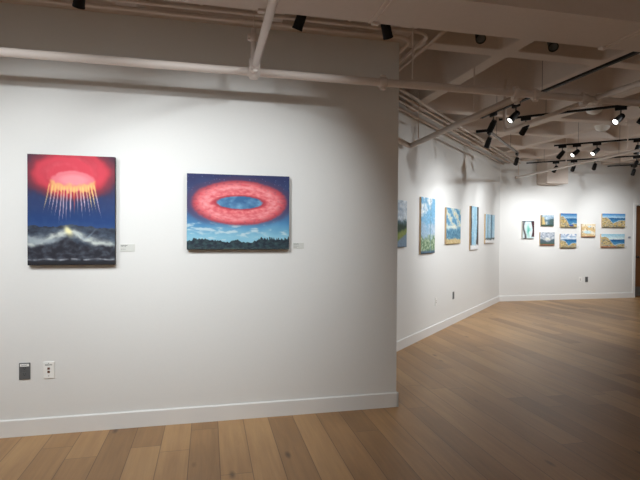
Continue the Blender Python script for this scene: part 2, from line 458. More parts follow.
# ------------------------------------------------------------------ lighting tracks and spotlights
TZ = 2.80
s = 2 ** -.5
def track(label, p0, d, length, rods, feed=False, z=TZ):
    d = V((d[0], d[1], 0)).normalized(); a = math.atan2(d.y, d.x)
    t = thing('lighting_track', label, 'lighting track', (p0[0], p0[1], z), a)
    m = MB().box((0, -.017, 0), (length, .017, .022), .002)
    m.build('rail', M['rod'] if feed else M['black'], t)
    for x in (-.008, length): MB().box((x, -.019, -.002), (x + .008, .019, .024), .001).build('end_cap', M['black'], t)
    for x in rods: MB().tube([(x, 0, .022), (x, 0, SLAB - z)], .003, 6).build('hanger_rod', M['rod'], t)
    if feed: MB().box((-.03, .0, -.012), (.02, .15, .022), .003).build('feed_box', M['black'], t)
    return t
track('black lighting track along the pipe branch, running back from the soffit at right', (3.11, 5.12), (0, -1), 3.6, (.3, 1.05, 2.6))
track('black lighting track with one lit lamp, just behind the main pipe at right', (3.38, 5.17), (s, -s), 2.6, (.5, 1.8))
track('black lighting track with two lit lamps side by side', (5.184, 6.477), (s, -s), 3.0, (.32, .85, 2.4))
track('black lighting track nearest the back wall, left of the short one', (5.955, 8.2), (s, -s), 3.0, (.3, 1.5, 2.7))
track('short black lighting track by the back wall at the far right', (7.752, 8.148), (s, -s), 1.6, (.2, 1.3))
track('thin black lighting track running parallel to the diagonal wall', (3.576, 5.735), (s, s), 2.12, (.5, 1.5), feed=True)
FY, FZ = 3.17, 3.0
track('black lighting track half hidden behind the soffit edge, facing the front wall', (-1.9, FY), (1, 0), 5.4, (.4, 2.7, 5.0), z=FZ)

# one spotlight: adapter, stem, housing > lens, bezel
proto = thing('track_spotlight', '', 'spotlight')
MB().box((-.055, -.016, -.034), (.055, .016, .001), .003).build('adapter', M['black'], proto)
MB().tube([(0, 0, -.034), (0, 0, -.098)], .0065, 10).lathe([(.012, -.088), (.013, -.094), (.013, -.104), (.009, -.108)], (0, 0, 0), 14).build('stem', M['black'], proto)
hs = MB().lathe([(.0, .034), (.026, .034), (.030, .029), (.030, .024), (.027, .022), (.027, .018), (.030, .016), (.030, .010), (.027, .008), (.027, .004),
                 (.030, .002), (.033, -.004), (.034, -.09), (.036, -.092), (.036, -.101), (.031, -.101), (.027, -.084), (.0, -.083)], (0, 0, 0), 24).build('housing', M['black'], proto, smooth=True)
hs.location = (0, 0, -.108)
ln = MB().lathe([(.0, -.088), (.020, -.089), (.028, -.0925), (.0285, -.0890), (.0, -.0842)], (0, 0, 0), 22).build('lens', M['lens_off'], hs, smooth=True)

first = [True]
def lamp(x, y, label, target, power=0, lit=False, rotz=0, group=None, cone=84, blend=1.0, z=TZ, color=(.96, .985, 1.0), rad=.03):
    global proto
    r = proto if first[0] else copy_tree(proto)
    first[0] = False
    r.location = (x, y, z); r.rotation_euler = (0, 0, rotz); r['label'] = label
    if group: r['group'] = group
    piv = V((x, y, z - .108)); D = (V(target) - piv).normalized()
    h = [c for c in r.children if c.name.startswith('housing')][0]
    Dl = Matrix.Rotation(-rotz, 3, 'Z') @ D
    h.rotation_mode = 'QUATERNION'; h.rotation_quaternion = Dl.to_track_quat('-Z', 'Y')
    if lit:
        l = h.children[0]; l.material_slots[0].link = 'OBJECT'; l.material_slots[0].material = M['lens_on']
    if power:
        ld = bpy.data.lights.new('spot_beam', 'SPOT'); ld.energy = power; ld.spot_size = math.radians(cone); ld.spot_blend = blend
        ld.shadow_soft_size = rad; ld.color = color
        lo = bpy.data.objects.new('spot_beam', ld); COL.objects.link(lo)
        lo.location = piv + D * .108; lo.rotation_mode = 'QUATERNION'; lo.rotation_quaternion = D.to_track_quat('-Z', 'Y')
    return r
E45, W45 = -PI / 4, PI / 4
gF, gM, gD = 'spotlights behind the soffit edge', 'spotlights in the middle of the room', 'spotlights over the diagonal wall'
# row behind the soffit
lamp(-.75, FY, 'black spotlight cut off by the top of the picture above the left red painting', (-1.0, YA, 2.0), 0, group=gF, z=FZ)
lamp(.60, FY, 'black spotlight at the soffit edge right of the branch pipe, tipped to the left', (.2, YA, 1.6), 0, group=gF, z=FZ)
lamp(1.18, FY, 'black spotlight at the soffit edge near the end of the front wall', (1.75, YA, 1.7), 0, group=gF, z=FZ)
lamp(1.90, FY, 'dark unlit spotlight showing its lens, left of the two past the front wall', (1.0, 1.2, .9), 0, group=gF, z=FZ)
lamp(2.50, FY, 'dark unlit spotlight showing its lens, right of the two past the front wall', (1.5, 1.4, .9), 0, group=gF, z=FZ)
# along the branch pipe
PB = 42
def onB(t, z): return BO + BD * t + V((0, 0, z))
lamp(3.11, 4.474, 'black spotlight beside the riser pipe with a lit lens at lower left', (2.1, 4.5, 1.7), PB * .5, True, PI / 2, gM)
lamp(3.11, 4.884, 'black spotlight on the branch pipe track, left of the riser pipe', onB(.98, 1.0), PB * .28, False, PI / 2, gM)
# first diagonal track
lamp(3.584, 4.966, 'black spotlight low at the left end of the track behind the main pipe', onB(1.9, 1.1), PB * 1.1, False, E45, gM)
lamp(4.246, 4.304, 'lit spotlight alone on the track just behind the main pipe at right', (2.65, 4.15, 1.50), 14, True, E45, gM)
lamp(4.40, 4.15, 'black spotlight at the right picture edge next to the lone lit one', (3.2, 5.2, .0), 0, False, E45, gM)
# second diagonal track
lamp(5.26, 6.401, 'black spotlight left of the two lit ones side by side', onB(3.6, 1.1), PB * 1.4, False, E45, gM)
lamp(5.398, 6.263, 'left lamp of the two lit spotlights side by side', (3.8, 6.25, 1.55), 34, True, E45, gM)
lamp(5.584, 6.077, 'right lamp of the two lit spotlights side by side', (3.98, 6.05, 1.55), 34, True, E45, gM)
lamp(5.941, 5.72, 'black spotlight hanging straight down at the right end of the two-lamp track', (6.0, 6.6, .0), 40, False, E45, gM)
# third diagonal track, at the back wall
PC = 46
lamp(6.311, 7.844, 'black spotlight in front of the bulkhead on the back wall, half behind the thin pipe', (6.5, YC, 1.4), PC, False, E45, gM, cone=80)
lamp(6.521, 7.634, 'black spotlight at the right side of the bulkhead on the back wall', (7.2, YC, 1.4), PC, False, E45, gM, cone=80)
lamp(6.758, 7.397, 'black spotlight hanging straight below the thin pipe, right of the bulkhead', (7.9, YC, 1.4), PC, False, E45, gM, cone=80)
lamp(7.201, 6.954, 'upper black spotlight of the two close together at the far right', (8.4, YC, 1.4), PC, False, E45, gM, cone=80)
lamp(8.06, 7.84, 'lower black spotlight of the two close together at the far right, tilted left', (8.9, YC, 1.4), PC, False, E45, gM, cone=80)
# beside the diagonal wall
lamp(3.62, 5.78, 'black spotlight at the near end of the track beside the diagonal wall', onB(1.9, 1.1), PB * .38, False, W45, gD)
lamp(5.02, 7.179, 'black spotlight at the far end of the track beside the diagonal wall', onB(4.6, 1.3), PB * .6, False, W45, gD)
# lamps that light the front wall from the camera side of the soffit, above the frame
def key(x, y, target, power, cone=52, blend=.9, z=2.79):
    D = (V(target) - V((x, y, z))).normalized()
    ld = bpy.data.lights.new('unseen_spot', 'SPOT'); ld.energy = power; ld.spot_size = math.radians(cone); ld.spot_blend = blend
    ld.shadow_soft_size = .035; ld.color = (.93, .98, 1.0)
    lo = bpy.data.objects.new('unseen_spot', ld); COL.objects.link(lo)
    lo.location = (x, y, z); lo.rotation_mode = 'QUATERNION'; lo.rotation_quaternion = D.to_track_quat('-Z', 'Y')
KZ = 2.84
key(-1.75, 2.05, (-1.05, YA, 1.5), 76, 68, 1, KZ)
key(-.62, 2.05, (.10, YA, 1.5), 60, 68, 1, KZ)
key(1.05, 2.05, (.25, YA, 1.5), 46, 68, 1, KZ)
key(-3.1, 2.05, (-2.6, YA, 1.4), 74, 72, 1, KZ)
key(-.9, 1.45, (-.6, YA, .5), 98, 90, 1)
# lamps farther along the middle tracks, right of the frame, that fill the diagonal and back walls
key(5.1, 3.45, onB(.6, 1.0), 95, 80, 1); key(6.9, 4.75, onB(2.6, 1.0), 135, 80, 1); key(7.2, 4.45, onB(4.6, 1.0), 130, 80, 1)
key(8.0, 6.1, (7.6, YC, 1.1), 70, 95, 1)
# unseen wide lamps added behind and beside the viewer, bouncing fill off walls and floor
for (x, y, t, p) in ((-3.0, -1.6, (-3.4, Y0, 1.3), 26), (.5, -1.6, (.5, Y0, 1.3), 26), (4.0, -1.6, (4.0, Y0, 1.3), 26), (7.5, -1.6, (7.5, Y0, 1.3), 26),
                     (-3.4, .5, (X0, .3, 1.3), 110), (10.6, 1.0, (X1, 1.0, 1.3), 26), (10.6, 4.5, (X1, 4.5, 1.3), 26),
                     (-1.5, -.8, (-1.5, -.9, 0), 55), (2.5, -1.0, (2.5, -1.1, 0), 30), (6.5, .3, (6.6, .3, 0), 24)):
    key(x, y, t, p, 110, .6)

# ------------------------------------------------------------------ paintings
def fbm(x, y, s=0.0, n=3):
    v = 0; a = .5
    for i in range(n):
        v += a * noise.noise(V((x, y, s + 3.1 * i))); x *= 2.03; y *= 2.03; a *= .5
    return v
def mixc(a, b, t):
    t = max(0.0, min(1.0, t)); return tuple(a[i] + (b[i] - a[i]) * t for i in range(3))
def sm(e0, e1, x):
    t = max(0.0, min(1.0, (x - e0) / (e1 - e0))); return t * t * (3 - 2 * t)

def hsh(k, m=3):
    return random.Random(k * 97 + m).random()

def art_rays(u, v):
    """pink cloud pouring golden rays over a dark sea"""
    n = fbm(u * 5, v * 5, 1.0); f = fbm(u * 18, v * 18, 4.0)
    c = mixc((70, 44, 62), (42, 60, 106), sm(.20, .44, v + .10 * n))
    c = mixc(c, (30, 64, 122), sm(.44, .60, v) * .8)
    c = mixc(c, (60, 88, 130), max(0, f) * .35)
    du, dv = (u - .5), (v - .165)
    r0_ = math.hypot(du / .55, dv / .245)
    sw = .10 * math.sin(r0_ * 16 + 3 * n + 2 * math.atan2(dv, du))
    r = r0_ + .12 * n + .04 * f
    c = mixc(c, (128, 50, 66), (1 - sm(.86, 1.12, r)) * .9)
    c = mixc(c, (190, 58, 74), 1 - sm(.72, .96, r + .5 * sw))
    c = mixc(c, (220, 70, 88), 1 - sm(.45, .80, r + sw))
    c = mixc(c, (232, 104, 116), max(0, sw * 4 + f) * (1 - sm(.5, .9, r)) * .5)
    r2 = math.hypot((u - .51) / .275, (v - .235) / .105) + .14 * n + .08 * f
    c = mixc(c, (238, 128, 140), 1 - sm(.82, 1.0, r2))
    r3 = math.hypot((u - .52) / .20, (v - .225) / .06) + .1 * n
    c = mixc(c, (246, 160, 168), (1 - sm(.5, 1.1, r3)) * .75)
    g = sm(.255, .29, v + .04 * f - .09 * (abs(u - .51) / .27) ** 2 * -.6) * (1 - sm(.305, .345, v + .10 * f)) * (1 - sm(.23, .28, abs(u - .51)))
    c = mixc(c, (246, 190, 118), g * .8)
    phi = (u - .505 + .006 * n) / (v + .69)
    rr = phi * 28.0 + .5 * fbm(u * 7, v * 2, 31); k = math.floor(rr); fr = rr - k - .5 + .25 * (hsh(k, 9) - .5)
    if abs(phi) < .285:
        top = .275 - .03 * (abs(phi) / .28) ** 2
        end = .50 + .12 * hsh(k) - .02 * abs(phi)
        wdt = .07 + .26 * (1 - sm(top + .01, end, v))
        a = (1 - sm(wdt * .5, wdt, abs(fr))) * sm(top, top + .03, v) * (1 - sm(end - .10, end + .03, v))
        h2 = hsh(k, 5)
        tail = (216, 190, 204) if h2 < .55 else ((206, 104, 92) if h2 < .75 else (236, 206, 150))
        cc = mixc((250, 206, 130), tail, sm(.31, .40, v))
        c = mixc(c, cc, a * (.65 + .3 * hsh(k, 11)))
    wu = u + .05 * fbm(u * 4, v * 5, 51); wv = v + .045 * fbm(u * 5, v * 6, 57)
    hz = .665 + .03 * fbm(u * 9, 1.3, 7) - .035 * math.exp(-((u - .5) / .22) ** 2) - .02 * math.exp(-((u - .1) / .1) ** 2)
    if v > hz:
        w = fbm(wu * 7, wv * 14, 11.0, 4); w2 = fbm(wu * 12, wv * 24, 17.0, 4)
        c = mixc((46, 52, 66), (74, 86, 104), .45 + w2 * 1.6 + w * .8)
        y1 = .705 + .30 * abs(wu - .45) ** 1.1 + .05 * w                       # the long foam ridge
        cr = math.exp(-((wv - y1) / (.030 + .05 * abs(u - .45))) ** 2)
        c = mixc(c, (196, 204, 200), cr * (1.0 + 1.0 * w2))
        y2 = .775 + .06 * w + .10 * (u - .1)
        c = mixc(c, (160, 172, 180), math.exp(-((wv - y2) / .030) ** 2) * (1 - sm(.35, .55, u)) * .9)
        y3 = .715 + .05 * math.sin(u * 22) * sm(.5, .6, u)
        c = mixc(c, (150, 166, 184), math.exp(-((wv - y3) / .012) ** 2) * sm(.5, .62, u) * (1 - sm(.7, .85, u)) * .45)
        sp = math.exp(-((wu - .455 - .4 * (wv - .70)) / .030) ** 2 - ((wv - .70) / .05) ** 2)
        c = mixc(c, (244, 238, 186), min(1, sp * 1.2))
        lump = .815 - .07 * math.exp(-((u - .43) / .13) ** 2) + .04 * fbm(u * 8, 2.2, 61)
        c = mixc(c, mixc((42, 43, 52), (84, 90, 102), .25 + 1.5 * w2), sm(lump - .01, lump + .03, v))
        ln = math.exp(-((v - .948 - .004 * math.sin(u * 22)) / .007) ** 2)
        c = mixc(c, (178, 184, 192), ln * max(0, .55 + 1.6 * fbm(u * 14, 3, 2)))
        c = mixc(c, (40, 41, 47), sm(.958, .972, v))
    else:
        c = mixc(c, (70, 100, 150), math.exp(-((v - hz) / .035) ** 2) * .3)
    return c

def art_ring(u, v):
    """great red ring of cloud over a blue sky and a dark tree line"""
    n = fbm(u * 6, v * 5, 2.0); f = fbm(u * 26, v * 30, 5.0); f2 = fbm(u * 46, v * 50, 9.0)
    c = mixc((48, 54, 96), (56, 78, 122), sm(.0, .3, v + .16 * n))
    c = mixc(c, (82, 142, 188), sm(.40, .70, v + .08 * n))
    c = mixc(c, (140, 194, 216), sm(.62, .86, v + .08 * n))
    c = mixc(c, (60, 66, 104), max(0, f) * .5 * (1 - sm(.3, .5, v)))
    cl = sm(.10, .42, fbm(u * 10, v * 24, 13.0, 4) + .26 * math.exp(-((v - .75 - .12 * (u - .3)) / .08) ** 2) - .10 + .14 * (.6 - u))
    c = mixc(c, (198, 218, 226), cl * sm(.56, .66, v) * .85)
    du, dv = u - .505, v - .375
    rim = math.hypot(du / .465, dv / .300); ang = math.atan2(dv / .300, du / .465)
    ro = rim + .025 * f + .05 * n + .012 * f2
    ri = math.hypot((u - .505) / .228, (v - .372) / .088) + .05 * f2 + .06 * f
    hole = mixc((64, 108, 154), (118, 168, 204), .45 + 3 * n + .6 * f)
    st = fbm(ang * 5, rim * 9 + ang * .4, 33.0, 3)                              # strokes that follow the ring
    body = mixc((222, 92, 102), (244, 142, 146), .5 + 1.7 * st + .3 * f)
    body = mixc(body, (248, 168, 172), math.exp(-((ro - .70) / .10) ** 2) * .65 * (.7 + 1.2 * st))
    body = mixc(body, (150, 54, 70), sm(.80, 1.0, ro + .1 * st) * .7)
    body = mixc(body, (178, 60, 74), (1 - sm(1.02, 1.28, ri)) * .9)
    body = mixc(body, (120, 60, 84), sm(.15, .4, noise.noise(V((u * 30, v * 34, 71)))) * sm(.72, .95, ro) * .3)
    a = 1 - sm(.95, 1.06, ro)
    c = mixc(c, (92, 62, 92), math.exp(-((ro - 1.08) / .10) ** 2) * .55 * (1 - sm(.55, .75, v)))
    c = mixc(c, mixc(hole, body, sm(.90, 1.05, ri)), a)
    if v < .3 and ro > 1.05 and noise.noise(V((u * 95, v * 72, 3))) > .62: c = mixc(c, (150, 160, 198), .7)
    hl = .90 + .05 * fbm(u * 7, .4, 21) + .04 * fbm(u * 36, .1, 25) - .045 * math.exp(-((u - .12) / .12) ** 2) - .03 * sm(.60, .74, u) - .02 * math.exp(-((u - .48) / .06) ** 2)
    hl2 = hl - .05 * sm(.66, .74, u) * (.5 + fbm(u * 60, v * 8, 91) * 2.2)
    if v > min(hl, hl2):
        c = mixc((38, 48, 60), (66, 90, 92), .35 + 1.6 * f)
        c = mixc(c, (104, 120, 112), sm(.95, 1.0, v) * .5 * max(0, .4 + f2 * 3))
    return c

def painterly(art, amp=.022, fr=22, vary=.16):
    """short brush strokes: wobble the drawing a little and vary each stroke's tone"""
    def fn(u, v):
        a = fbm(u * fr, v * fr, 101, 2); b = fbm(u * fr, v * fr, 111, 2)
        c = art(u + amp * a * 2, v + amp * b * 2)
        t = 1 + vary * 2 * fbm(u * fr * 1.4 + v * 9, v * fr * 1.1, 121, 3)
        l = .3 * c[0] + .59 * c[1] + .11 * c[2]
        return tuple(max(0, min(255, (x * .92 + l * .08) * t)) for x in c)
    return fn

def art_road(u, v):
    f = fbm(u * 6, v * 9, 3, 4)
    c = mixc((150, 172, 196), (226, 232, 236), .5 + 1.4 * f)
    c = mixc(c, (70, 96, 104), sm(.40, .48, v + .1 * f)); c = mixc(c, (40, 62, 44), sm(.46, .56, v + .08 * f))
    g = sm(.66, .72, v + .25 * (u - .6) + .05 * f); c = mixc(c, (128, 142, 70), g)
    r = sm(.76, .80, v + .45 * (u - .8) + .03 * f); c = mixc(c, (120, 142, 164), r)
    return c
def art_sky_trees(u, v):
    f = fbm(u * 4, v * 9, 6, 4); f2 = fbm(u * 14, v * 24, 8, 4)
    c = mixc((118, 178, 216), (230, 238, 244), sm(-.1, .4, f + .3 * f2 + .2 * math.sin(v * 8 + u * 3)))
    c = mixc(c, (168, 192, 214), sm(.46, .6, v + .25 * abs(u - .5) + .2 * f) * .8)
    c = mixc(c, mixc((84, 118, 84), (182, 200, 168), .5 + 2.2 * f2), sm(.64, .76, v + .2 * f))
    c = mixc(c, (84, 112, 132), sm(.93, .97, v))
    if abs(u - .66 - .02 * math.sin(v * 7)) < .03: c = mixc(c, (104, 140, 156), .6)
    return c
def art_sunburst(u, v):
    f = fbm(u * 7, v * 9, 12, 4); f2 = fbm(u * 18, v * 14, 14, 3)
    g = math.sin((v - .8 * u) * 15 + 4 * f)                                      # slanting cloud bands
    c = mixc((92, 152, 190), (176, 206, 216), sm(-.6, .6, g + f2)); c = mixc(c, (232, 216, 172), sm(.45, 1.0, g + .8 * f2) * .75 * (1 - sm(.45, .55, v)))
    c = mixc(c, (244, 238, 216), math.exp(-((v - .52 - .06 * f) / .05) ** 2 - ((u - .45) / .4) ** 2) * .9)
    c = mixc(c, mixc((62, 112, 146), (120, 172, 194), .5 + 2 * f2), sm(.56, .62, v + .05 * f))
    c = mixc(c, mixc((190, 164, 112), (222, 200, 152), .5 + 2 * f2), sm(.84, .88, v + .05 * f))
    return c
def art_fall(u, v):
    f = fbm(u * 9, v * 4, 16, 4)
    c = mixc((120, 188, 224), (206, 232, 244), .5 + 1.8 * fbm(u * 16, v * 2, 18))
    c = mixc(c, (70, 58, 56), 1 - sm(.06, .16, u + .08 * f)); c = mixc(c, (62, 52, 50), sm(.74, .86, u + .10 * f + .15 * sm(.6, .95, v)))
    c = mixc(c, (240, 242, 244), sm(.87, .91, v + .05 * f))
    return c
def art_stripes(u, v):
    f = fbm(u * 9, v * 4, 26, 4)
    c = mixc((128, 188, 220), (216, 232, 240), .5 + 1.6 * fbm(u * 15, v * 1.5, 28))
    c = mixc(c, (72, 104, 128), math.exp(-((u - .62 + .05 * f) / .07) ** 2) * .9); c = mixc(c, (84, 118, 140), math.exp(-((u - .22) / .05) ** 2) * .6)
    c = mixc(c, (82, 92, 92), sm(.80, .84, v + .05 * f)); c = mixc(c, (236, 236, 236), sm(.86, .9, v + .06 * f))
    return c
def art_teal_fall(u, v):
    f = fbm(u * 6, v * 5, 36, 4)
    c = mixc((196, 222, 224), (228, 240, 240), .5 + 2 * f)
    c = mixc(c, (88, 178, 160), math.exp(-((u - .5 + .1 * f) / .12) ** 2 - ((v - .55) / .3) ** 2))
    w = .26 + .05 * math.sin(v * 6)
    c = mixc(c, (66, 58, 62), math.exp(-((u - .17 + .1 * math.sin(v * 5)) / .075) ** 2)); c = mixc(c, (150, 150, 146), (1 - sm(.0, .12, u)) * .6)
    c = mixc(c, (72, 44, 50), sm(.76, .84, u + .06 * math.cos(v * 6) + .05 * f) * (1 - sm(.88, .93, v)))
    c = mixc(c, (60, 76, 92), (1 - sm(.03, .07, v)) * .7)
    return c
def art_creek(u, v):
    f = fbm(u * 8, v * 7, 41, 4)
    c = mixc((128, 160, 186), (214, 226, 232), .4 + 1.3 * f)
    c = mixc(c, (86, 118, 134), sm(.38, .5, v + .1 * f + .3 * abs(u - .45)))
    c = mixc(c, (206, 180, 118), (1 - sm(.16, .28, u - .12 * v + .1 * f)) * sm(.1, .3, v)); c = mixc(c, (56, 66, 60), (1 - sm(.02, .12, u)) * .7)
    c = mixc(c, (74, 96, 92), sm(.55, .7, u + .2 * f) * sm(.3, .45, v) * .8)
    c = mixc(c, (226, 226, 218), math.exp(-((u - .42 + .1 * f) / .07) ** 2) * sm(.45, .7, v) * .8); c = mixc(c, (58, 80, 66), sm(.84, .9, v + .1 * f))
    return c
def art_grey_sky(u, v):
    f = fbm(u * 6, v * 8, 46, 4)
    c = mixc((130, 142, 158), (212, 216, 222), .5 + 1.6 * f)
    c = mixc(c, (226, 222, 202), math.exp(-((u - .5) / .22) ** 2 - ((v - .52) / .08) ** 2) * .9)
    c = mixc(c, (80, 100, 108), sm(.50, .60, v + .12 * f - .2 * math.exp(-((u - .5) / .25) ** 2) + .12 * abs(math.sin(u * 30)) * .5))
    c = mixc(c, (76, 96, 80), sm(.78, .84, v)); c = mixc(c, (150, 98, 74), sm(.88, .92, v + .04 * f))
    return c
def coast(seed, sky0, sky1, sea_y, rock_l, rock_r, cloud=0.0, pool=False, flower=False):
    def fn(u, v):
        f = fbm(u * 7, v * 7, seed, 4); f2 = fbm(u * 18, v * 18, seed + 5, 3)
        c = mixc(sky0, sky1, sm(0, sea_y, v + .05 * f))
        if cloud: c = mixc(c, (234, 238, 242), sm(-.05, .25, f + cloud - .3))
        c = mixc(c, mixc((36, 92, 150), (70, 138, 184), (v - sea_y) * 4 + f), sm(sea_y - .01, sea_y + .01, v))
        ll = rock_l + (1.02 - rock_l) * sm(.12, .75, u) + .10 * f
        lr = rock_r + (.25) * (1 - sm(.35, .8, u)) + .06 * f
        h = min(ll, lr)
        if v > h:
            c = mixc((176, 150, 98), (226, 206, 158), .5 + 2.2 * f2)
            q = fbm(u * 9, v * 10, seed + 9)
            c = mixc(c, (104, 106, 84), sm(.04, .18, q) * .85)
            c = mixc(c, (150, 156, 162), sm(.08, .22, fbm(u * 10, v * 9, seed + 13)) * .8)
            c = mixc(c, (214, 176, 92), sm(.10, .2, fbm(u * 8, v * 9, seed + 17)) * .8)
            c = mixc(c, (92, 92, 78), sm(.86, 1.0, v + .15 * f) * .7)
        elif v > h - .05: c = mixc(c, (206, 226, 234), .7)
        if pool: c = mixc(c, (62, 84, 160), 1 - sm(.6, 1.0, math.hypot((u - .66) / .17, (v - .84) / .085) + .2 * f))
        if flower: c = mixc(c, (176, 104, 84), sm(.86, .92, v + .1 * f) * (1 - sm(.55, .7, u)) * .7)
        return c
    return fn
def art_gold(u, v):
    f = fbm(u * 6, v * 6, 71, 4); w = math.sin(v * 13 + 3 * f + 1.2 * math.sin(u * 5))
    c = mixc((220, 186, 126), (242, 232, 210), .5 + .5 * w + .6 * f)
    c = mixc(c, (196, 226, 232), (1 - sm(.5, 1.1, math.hypot((u - .42) / .34, (v - .62) / .15) + .4 * f)))
    c = mixc(c, (206, 226, 234), (1 - sm(.5, 1.1, math.hypot((u - .55) / .16, (v - .2) / .09) + .3 * f)))
    c = mixc(c, (132, 110, 86), sm(.18, .32, fbm(u * 9, v * 9, 77))); c = mixc(c, (150, 96, 70), sm(.9, .95, v + .03 * f))
    return c

def painting(label, centre, ax, n, w, h, depth, art, nx, ny, side, group, cat='painting'):
    """stretched canvas: painted face over a stretcher; ax runs to its right, n out of the wall"""
    c = V(centre); ax = V(ax).normalized(); n = V(n).normalized(); up = V((0, 0, 1))
    root = thing('painting', label, cat, c, 0, group)
    if nx < 100: art = painterly(art)
    g = .002
    m = MB(); m.obox(c, ax, up, n, (-w / 2, -h / 2, .001), (w / 2, h / 2, depth - g), .0015)
    m.build('stretcher_frame', side, root, c)
    bm = bmesh.new(); lay = bm.verts.layers.float_color.new('pigment')
    V2 = []
    for j in range(ny + 1):
        row = []
        for i in range(nx + 1):
            u, vv = i / nx, j / ny
            e = max(abs(u - .5) * w - (w / 2 - .003), abs(vv - .5) * h - (h / 2 - .003))
            p = ax * (u - .5) * w + up * (.5 - vv) * h + n * (depth - max(0, e) * .4)
            q = bm.verts.new(p); k = art(u, vv)
            q[lay] = (s2l(max(0, min(255, k[0])) / 255), s2l(max(0, min(255, k[1])) / 255), s2l(max(0, min(255, k[2])) / 255), 1)
            row.append(q)
        V2.append(row)
    for j in range(ny):
        for i in range(nx):
            f = bm.faces.new((V2[j][i], V2[j + 1][i], V2[j + 1][i + 1], V2[j][i + 1])); f.smooth = True
    # turn the edge of the cloth back onto the stretcher so the face has thickness
    rim = [V2[0][i] for i in range(nx + 1)] + [V2[j][nx] for j in range(1, ny + 1)] + [V2[ny][i] for i in range(nx - 1, -1, -1)] + [V2[j][0] for j in range(ny - 1, 0, -1)]
    back = []
    for q in rim:
        b = bm.verts.new(q.co - n * (n.dot(q.co) - (depth - .004))); b[lay] = q[lay]; back.append(b)
    for i in range(len(rim)):
        j = (i + 1) % len(rim)
        bm.faces.new((rim[i], rim[j], back[j], back[i]))
    me = bpy.data.meshes.new('canvas'); bm.to_mesh(me); bm.free(); me.materials.append(M['paint'])
    o = bpy.data.objects.new('canvas', me); COL.objects.link(o); o.parent = root
    return root

AX, AN = (1, 0, 0), (0, -1, 0)
DEP = .04
k = (YA - DEP) / YA                         # the measured outlines are those of the face, a little nearer than the wall
def front(x0, x1, z0, z1): return ((x0 + x1) / 2 * k, YA, 1.45 + ((z0 + z1) / 2 - 1.45) * k), (x1 - x0) * k, (z1 - z0) * k
c, w_, h_ = front(-1.242, -.665, 1.206, 1.992)
painting('tall painting of a pink cloud pouring golden rays over a dark stormy sea', c, AX, AN, w_, h_, DEP, art_rays, 150, 200, M['dark_side'], 'paintings on the front wall')
c, w_, h_ = front(-.158, .6235, 1.3165, 1.892)
painting('wide painting of a glowing red ring in a blue sky over dark trees', c, AX, AN, w_, h_, DEP, art_ring, 210, 160, M['dark_side'], 'paintings on the front wall')

gB, gC = 'canvases on the diagonal wall', 'small paintings on the back wall'
def diag(label, t0, t1, z0, z1, art, nx, ny, side=None):
    p = BO + BD * ((t0 + t1) / 2)
    return painting(label, (p.x, p.y, (z0 + z1) / 2), BD, BN, t1 - t0, z1 - z0, .03, art, nx, ny, side or M['wood_side'], gB)
diag('canvas of a road and dark forest under grey clouds, half hidden behind the front wall', -.43, .235, 1.277, 1.857, art_road, 40, 40)
diag('tall narrow canvas of blue sky and white clouds over green trees', .722, 1.258, 1.173, 1.944, art_sky_trees, 50, 76)
diag('canvas of blue water and golden cloud streaks above a sandy strip', 1.76, 2.475, 1.286, 1.849, art_sunburst, 56, 46)
diag('tall narrow canvas of a pale blue waterfall between dark brown edges', 3.055, 3.55, 1.165, 1.936, art_fall, 40, 60, M['wood_side'])
diag('canvas of pale blue vertical streaks with white below, last before the corner', 4.06, 4.755, 1.265, 1.831, art_stripes, 50, 40)

def back(label, x0, x1, z0, z1, art, side=None, nx=44, ny=36):
    x0 += .015
    p = ((x0 + x1) / 2, YC, (z0 + z1) / 2)
    return painting(label, p, AX, AN, x1 - x0, z1 - z0, .035, art, nx, ny, side or M['wood_side'], gC)
back('small upright painting of a white and teal waterfall between dark rocks', 6.601, 6.907, 1.355, 1.736, art_teal_fall, M['white_side'], 36, 44)
back('smallest painting in the upper row, a grey-blue creek between rocks', 7.064, 7.397, 1.627, 1.868, art_creek)
back('painting of grey clouds over dark pines with a brown strip below', 7.047, 7.422, 1.203, 1.495, art_grey_sky)
back('painting of a deep blue sea with golden rocks and a blue pool', 7.555, 7.988, 1.597, 1.912, coast(51, (58, 122, 190), (160, 200, 226), .34, .22, .72, pool=True))
back('painting of white clouds over a blue sea with a yellow beach at right', 7.558, 7.985, 1.145, 1.459, coast(56, (128, 156, 196), (206, 224, 236), .38, .45, .66, cloud=.35))
back('small square painting of golden and white swirls around pale water', 8.106, 8.480, 1.390, 1.683, art_gold)
back('wide painting of a blue sea between two rocky shores, upper right', 8.646, 9.277, 1.608, 1.925, coast(61, (70, 140, 206), (178, 214, 236), .30, .28, .50), nx=60)
back('wide painting of a pale sky and sea behind yellow rocks, lower right', 8.625, 9.269, 1.154, 1.465, coast(66, (150, 202, 226), (218, 236, 236), .40, .20, .74, flower=True), nx=60)

# ------------------------------------------------------------------ title cards, plates, outlets
def title_card(label, x0, x1, z0, z1, y, lines, group=None):
    root = thing('title_card', label, 'label', ((x0 + x1) / 2, y, (z0 + z1) / 2), 0, group)
    off = root.location.copy()
    MB().box((x0, y - .003, z0), (x1, y - .0002, z1), .0005).build('card', M['card'], root, off)
    if lines:
        m = MB()
        for (a, b, zz, t) in lines:
            xa = x0 + (x1 - x0) * a; xb = x0 + (x1 - x0) * b; x = xa; r = random.Random(int(zz * 1000))
            while x < xb:                                   # small words in a row
                wd = r.uniform(.004, .010); m.box((x, y - .0034, z0 + (z1 - z0) * zz - t / 2), (min(x + wd, xb), y - .0029, z0 + (z1 - z0) * zz + t / 2)); x += wd + .0025
        m.build('printed_text', M['ink'], root, off)
    return root
title_card('small title card right of the painting with golden rays', -.628, -.526, 1.302, 1.356, YA, [(.05, .50, .84, .005), (.05, .42, .66, .003), (.05, .36, .34, .003)])
